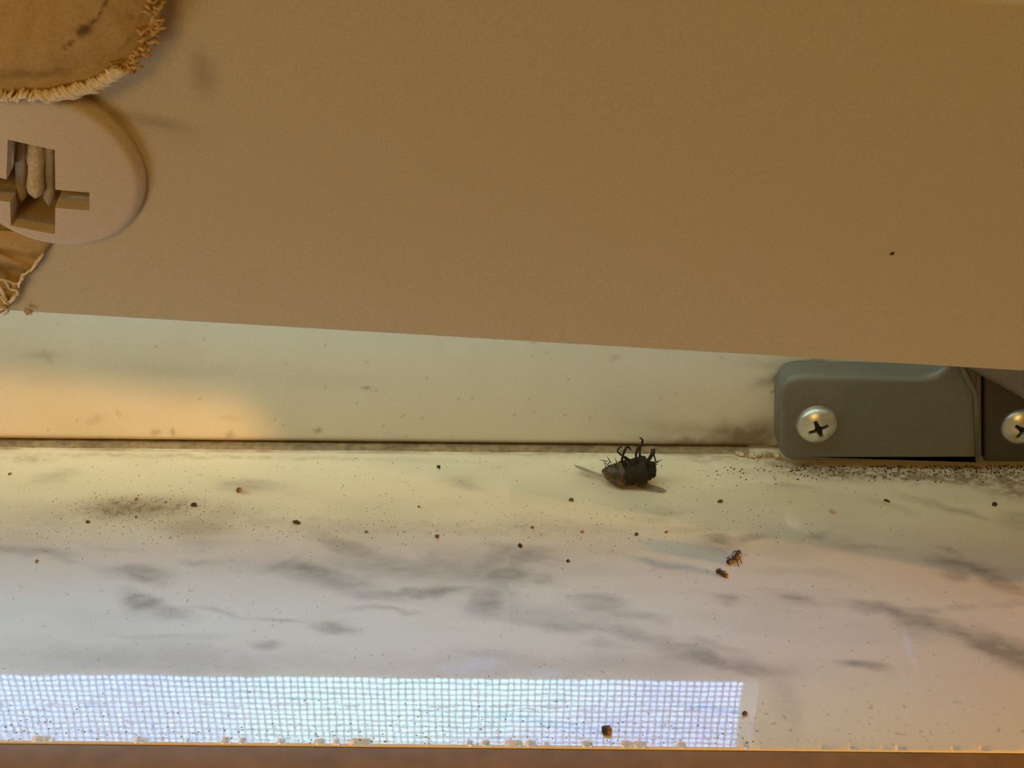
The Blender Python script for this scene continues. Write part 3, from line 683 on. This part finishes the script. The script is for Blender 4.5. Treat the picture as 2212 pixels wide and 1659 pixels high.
crumb(1610,1543,6,M_grime,'small black crumb at the right end of the blue reflection')
for px_, py_, lb in ((905,1095,'tiny brown crumb at the upper side of the dust band, below a pale vein'),
        (792,1150,'tiny brown crumb in the dust band, above the left end of the grey vein'),
        (945,1160,'tiny crumb on the lower side of the dust band, just above the broad grey vein'),
        (1150,1140,'tiny crumb in mid dust band, far left of the insect fragments'),
        (1258,1150,'tiny brown crumb in the dust band, below and left of the dead fly'),
        (1440,1150,'tiny crumb at the right end of the dust band, below the dead fly'),
        (295,1080,'tiny crumb on the top edge of the brown dusty patch'),
        (358,1086,'tiny crumb inside the right half of the brown dusty patch'),
        (295,1118,'tiny crumb on the bottom edge of the brown dusty patch'),
        (80,1213,'tiny crumb on the marble at far left, under the first thin vein'),
        (22,1025,'tiny brown crumb at far left close to the frame joint')):
    crumb(px_, py_, random.uniform(3.5, 5.5), M_dust, lb, 'tiny crumbs along the dust band')
cc = frame_pt(1645, 985, -.002)
bm = bmesh.new()
for _ in range(16): lump(bm, (random.gauss(0, .0016), random.gauss(0, .0006), abs(random.gauss(0, .0004))), random.uniform(.0003, .0008), .7)
o = obj('debris_clump', bm, M_palecrumb, None, True); o.location = sill_pt(1645, 988); tag(o, 'pale clump of debris and web in the corner left of the grey hinge', 'debris', kind='stuff')
# fleck stuck on the blind rail and a paint chip on its lower edge
o = obj('dirt_fleck', lump(bmesh.new(), (0, 0, 0), .0003), M_crumb); o.matrix_world = Matrix.Translation(RO + rot @ rl(1927, 547, 0)) @ rot.to_4x4(); tag(o, 'single black fleck stuck on the face of the blind rail', 'fleck')
o = obj('paint_flake', lump(bmesh.new(), (0, 0, 0), .0007, .4), M_palecrumb); o.matrix_world = Matrix.Translation(RO + rot @ (rl(62, 674, 0) + Vector((0, .0003, 0)))) @ rot.to_4x4(); tag(o, 'curled paint flake on the lower edge of the blind rail beside the tape', 'flake')

# ------------------------------------------------------------------ dead fly on its back
fp = sill_pt(1362, 1046)
fly = empty('dead_fly', fp); tag(fly, 'dead black fly lying on its back on the marble sill by the frame', 'fly')
s = 1 / 11500.0                                             # metres per photo pixel at the fly
def fl(x_, z_, y_=0.0): return Vector((x_ * s, y_ * s, z_ * s * 1.08))
def ellips(bm, c, r, rotm, seg=20, bump_=.06):
    b = bmesh.new(); bmesh.ops.create_uvsphere(b, u_segments=seg, v_segments=seg // 2 + 4, radius=1)
    for v in b.verts:
        k = 1 + random.uniform(-bump_, bump_); v.co = rotm @ Vector((v.co.x * r[0] * k, v.co.y * r[1] * k, v.co.z * r[2] * k)) + c
    me = bpy.data.meshes.new('t'); b.to_mesh(me); b.free(); bm.from_mesh(me); bpy.data.meshes.remove(me)
def body(path, rads, mt, name, seg=20, bump_=.08):
    """one continuous tapering body along a path"""
    bm = bmesh.new(); n_ = 40; pts = spline(path, n_); rr_ = spline([(r, 0) for r in rads], n_)
    vs = []
    for i, p in enumerate(pts):
        t = Vector(pts[min(i + 1, n_ - 1)] - pts[max(i - 1, 0)]).normalized(); u = Vector((0, 1, 0)); w_ = t.cross(u).normalized(); r_ = max(rr_[i][0], .3) * s
        vs.append([bm.verts.new(Vector(p) + (u * math.cos(2 * math.pi * k / seg) * 1.05 + w_ * math.sin(2 * math.pi * k / seg)) * r_ * (1 + random.uniform(-bump_, bump_))) for k in range(seg)])
    for a_, b_ in zip(vs, vs[1:]):
        for k in range(seg): bm.faces.new((a_[k], a_[(k + 1) % seg], b_[(k + 1) % seg], b_[k]))
    bm.faces.new(vs[0]); bm.faces.new(vs[-1][::-1])
    return obj(name, bm, mt, fly, True)
body([fl(-57, 30), fl(-48, 27), fl(-36, 24), fl(-20, 24), fl(-5, 27), fl(8, 30), fl(20, 32), fl(30, 32), fl(36, 32), fl(42, 30), fl(50, 27)], [3, 12, 19, 25, 27, 27, 30, 27, 20, 20, 6], M_fly, 'body')
body([fl(-61, 31), fl(-50, 28), fl(-36, 25), fl(-22, 24), fl(-6, 27)], [3, 14, 21, 26.5, 24], M_abd, 'abdomen', 22, .06)
def leg(pts, r=2.0):
    P_ = spline([fl(*p) for p in pts], 14)
    obj('leg', tube_bm([Vector(p) for p in P_], [r * s * (1 - .6 * i / 13) * random.uniform(.8, 1.25) for i in range(14)], 7), M_fly, fly, True)
leg([(-6, 44, -8), (-22, 62, -14), (-14, 92, -12), (-4, 82, -4)], 3.6)
leg([(4, 48, 4), (-16, 56, 12), (-30, 68, 14), (-22, 80, 12)], 3.2)
leg([(12, 50, -8), (6, 78, -14), (16, 98, -10), (22, 88, 0)], 3.8)
leg([(18, 50, 6), (16, 72, 10), (20, 96, 6), (14, 104, 4)], 3.2)
leg([(26, 48, -6), (34, 66, -10), (44, 84, -6), (46, 70, 2)], 3.4)
leg([(30, 46, 6), (42, 58, 12), (40, 76, 8), (50, 52, 4)], 3.0)
def wing(name, pts, z0):
    bm = bmesh.new(); vs = [bm.verts.new(fl(x_, z_, y_)) for x_, y_, z_ in pts]; bm.faces.new(vs)
    r = bmesh.ops.triangulate(bm, faces=bm.faces[:])
    o = obj(name, bm, M_wing, fly, False); md = o.modifiers.new('t', 'SOLIDIFY'); md.thickness = .00003
wing('wing', [(-28, -2, 8), (-60, 6, 12), (-90, 18, 15), (-112, 34, 16), (-118, 48, 15), (-100, 44, 12), (-70, 28, 9), (-30, 12, 6)], 0)
wing('wing', [(10, -18, 6), (34, -28, 5), (60, -34, 4), (74, -30, 4), (64, -18, 4), (36, -8, 6), (14, -4, 8)], 0)
bm = bmesh.new()
for _ in range(150):
    a_ = random.uniform(-52, 50); base = Vector(fl(a_, 34 + random.uniform(-14, 16), random.uniform(-16, 8))); d = Vector((random.uniform(-1, 1), random.uniform(-1.2, .4), random.uniform(0, 1.4))).normalized()
    tube_bm([base, base + d * random.uniform(9, 21) * s], [1.2 * s, .4 * s], 4, bm)
o = obj('bristles', bm, M_fly, fly); o['kind'] = 'stuff'
bm = bmesh.new(); ellips(bm, fl(44, 30, -11), (7 * s, 6 * s, 8 * s), Matrix.Identity(3), 16, .02); obj('eye', bm, M_fly, fly, True)

# ------------------------------------------------------------------ fragments of a small insect
def fragment(px, py, segs, label, legs=()):
    p = sill_pt(px, py); r0 = empty('insect_fragment', p); tag(r0, label, 'insect fragment', 'broken pieces of a small brown insect')
    k_ = 1 / 12800.0
    bm = bmesh.new()
    for (x_, y_, r_) in segs: ellips(bm, Vector((x_ * k_, y_ * k_, r_ * k_ * .9)), (r_ * k_ * 1.25, r_ * k_ * 1.0, r_ * k_ * .9), Matrix.Rotation(.6, 3, 'Z'), 14, .10)
    obj('body', bm, M_amber if not legs else M_fragment, r0, True)
    for (a_, b_) in legs:
        obj('leg', tube_bm([Vector((a_[0] * k_, a_[1] * k_, 6 * k_)), Vector(((a_[0] + b_[0]) / 2 * k_, (a_[1] + b_[1]) / 2 * k_, 9 * k_)), Vector((b_[0] * k_, b_[1] * k_, .5 * k_))], 1.1 * k_, 5), M_amber, r0)
fragment(1585, 1211, [(-11, -10, 6), (-4, -4, 5), (4, 2, 7), (11, 14, 6.5), (13, 24, 5)], 'larger dark brown fragment of a small insect on clean marble', legs=(((0, -4), (8, -22)), ((8, 4), (16, -12)), ((-8, -6), (-14, 8)), ((-4, 2), (-2, 18)), ((10, 16), (2, 30))))
fragment(1559, 1241, [(-6, 6, 5.5), (2, -1, 5.5), (8, -8, 4.5)], 'smaller amber fragment of the insect, just below and left of the larger one')
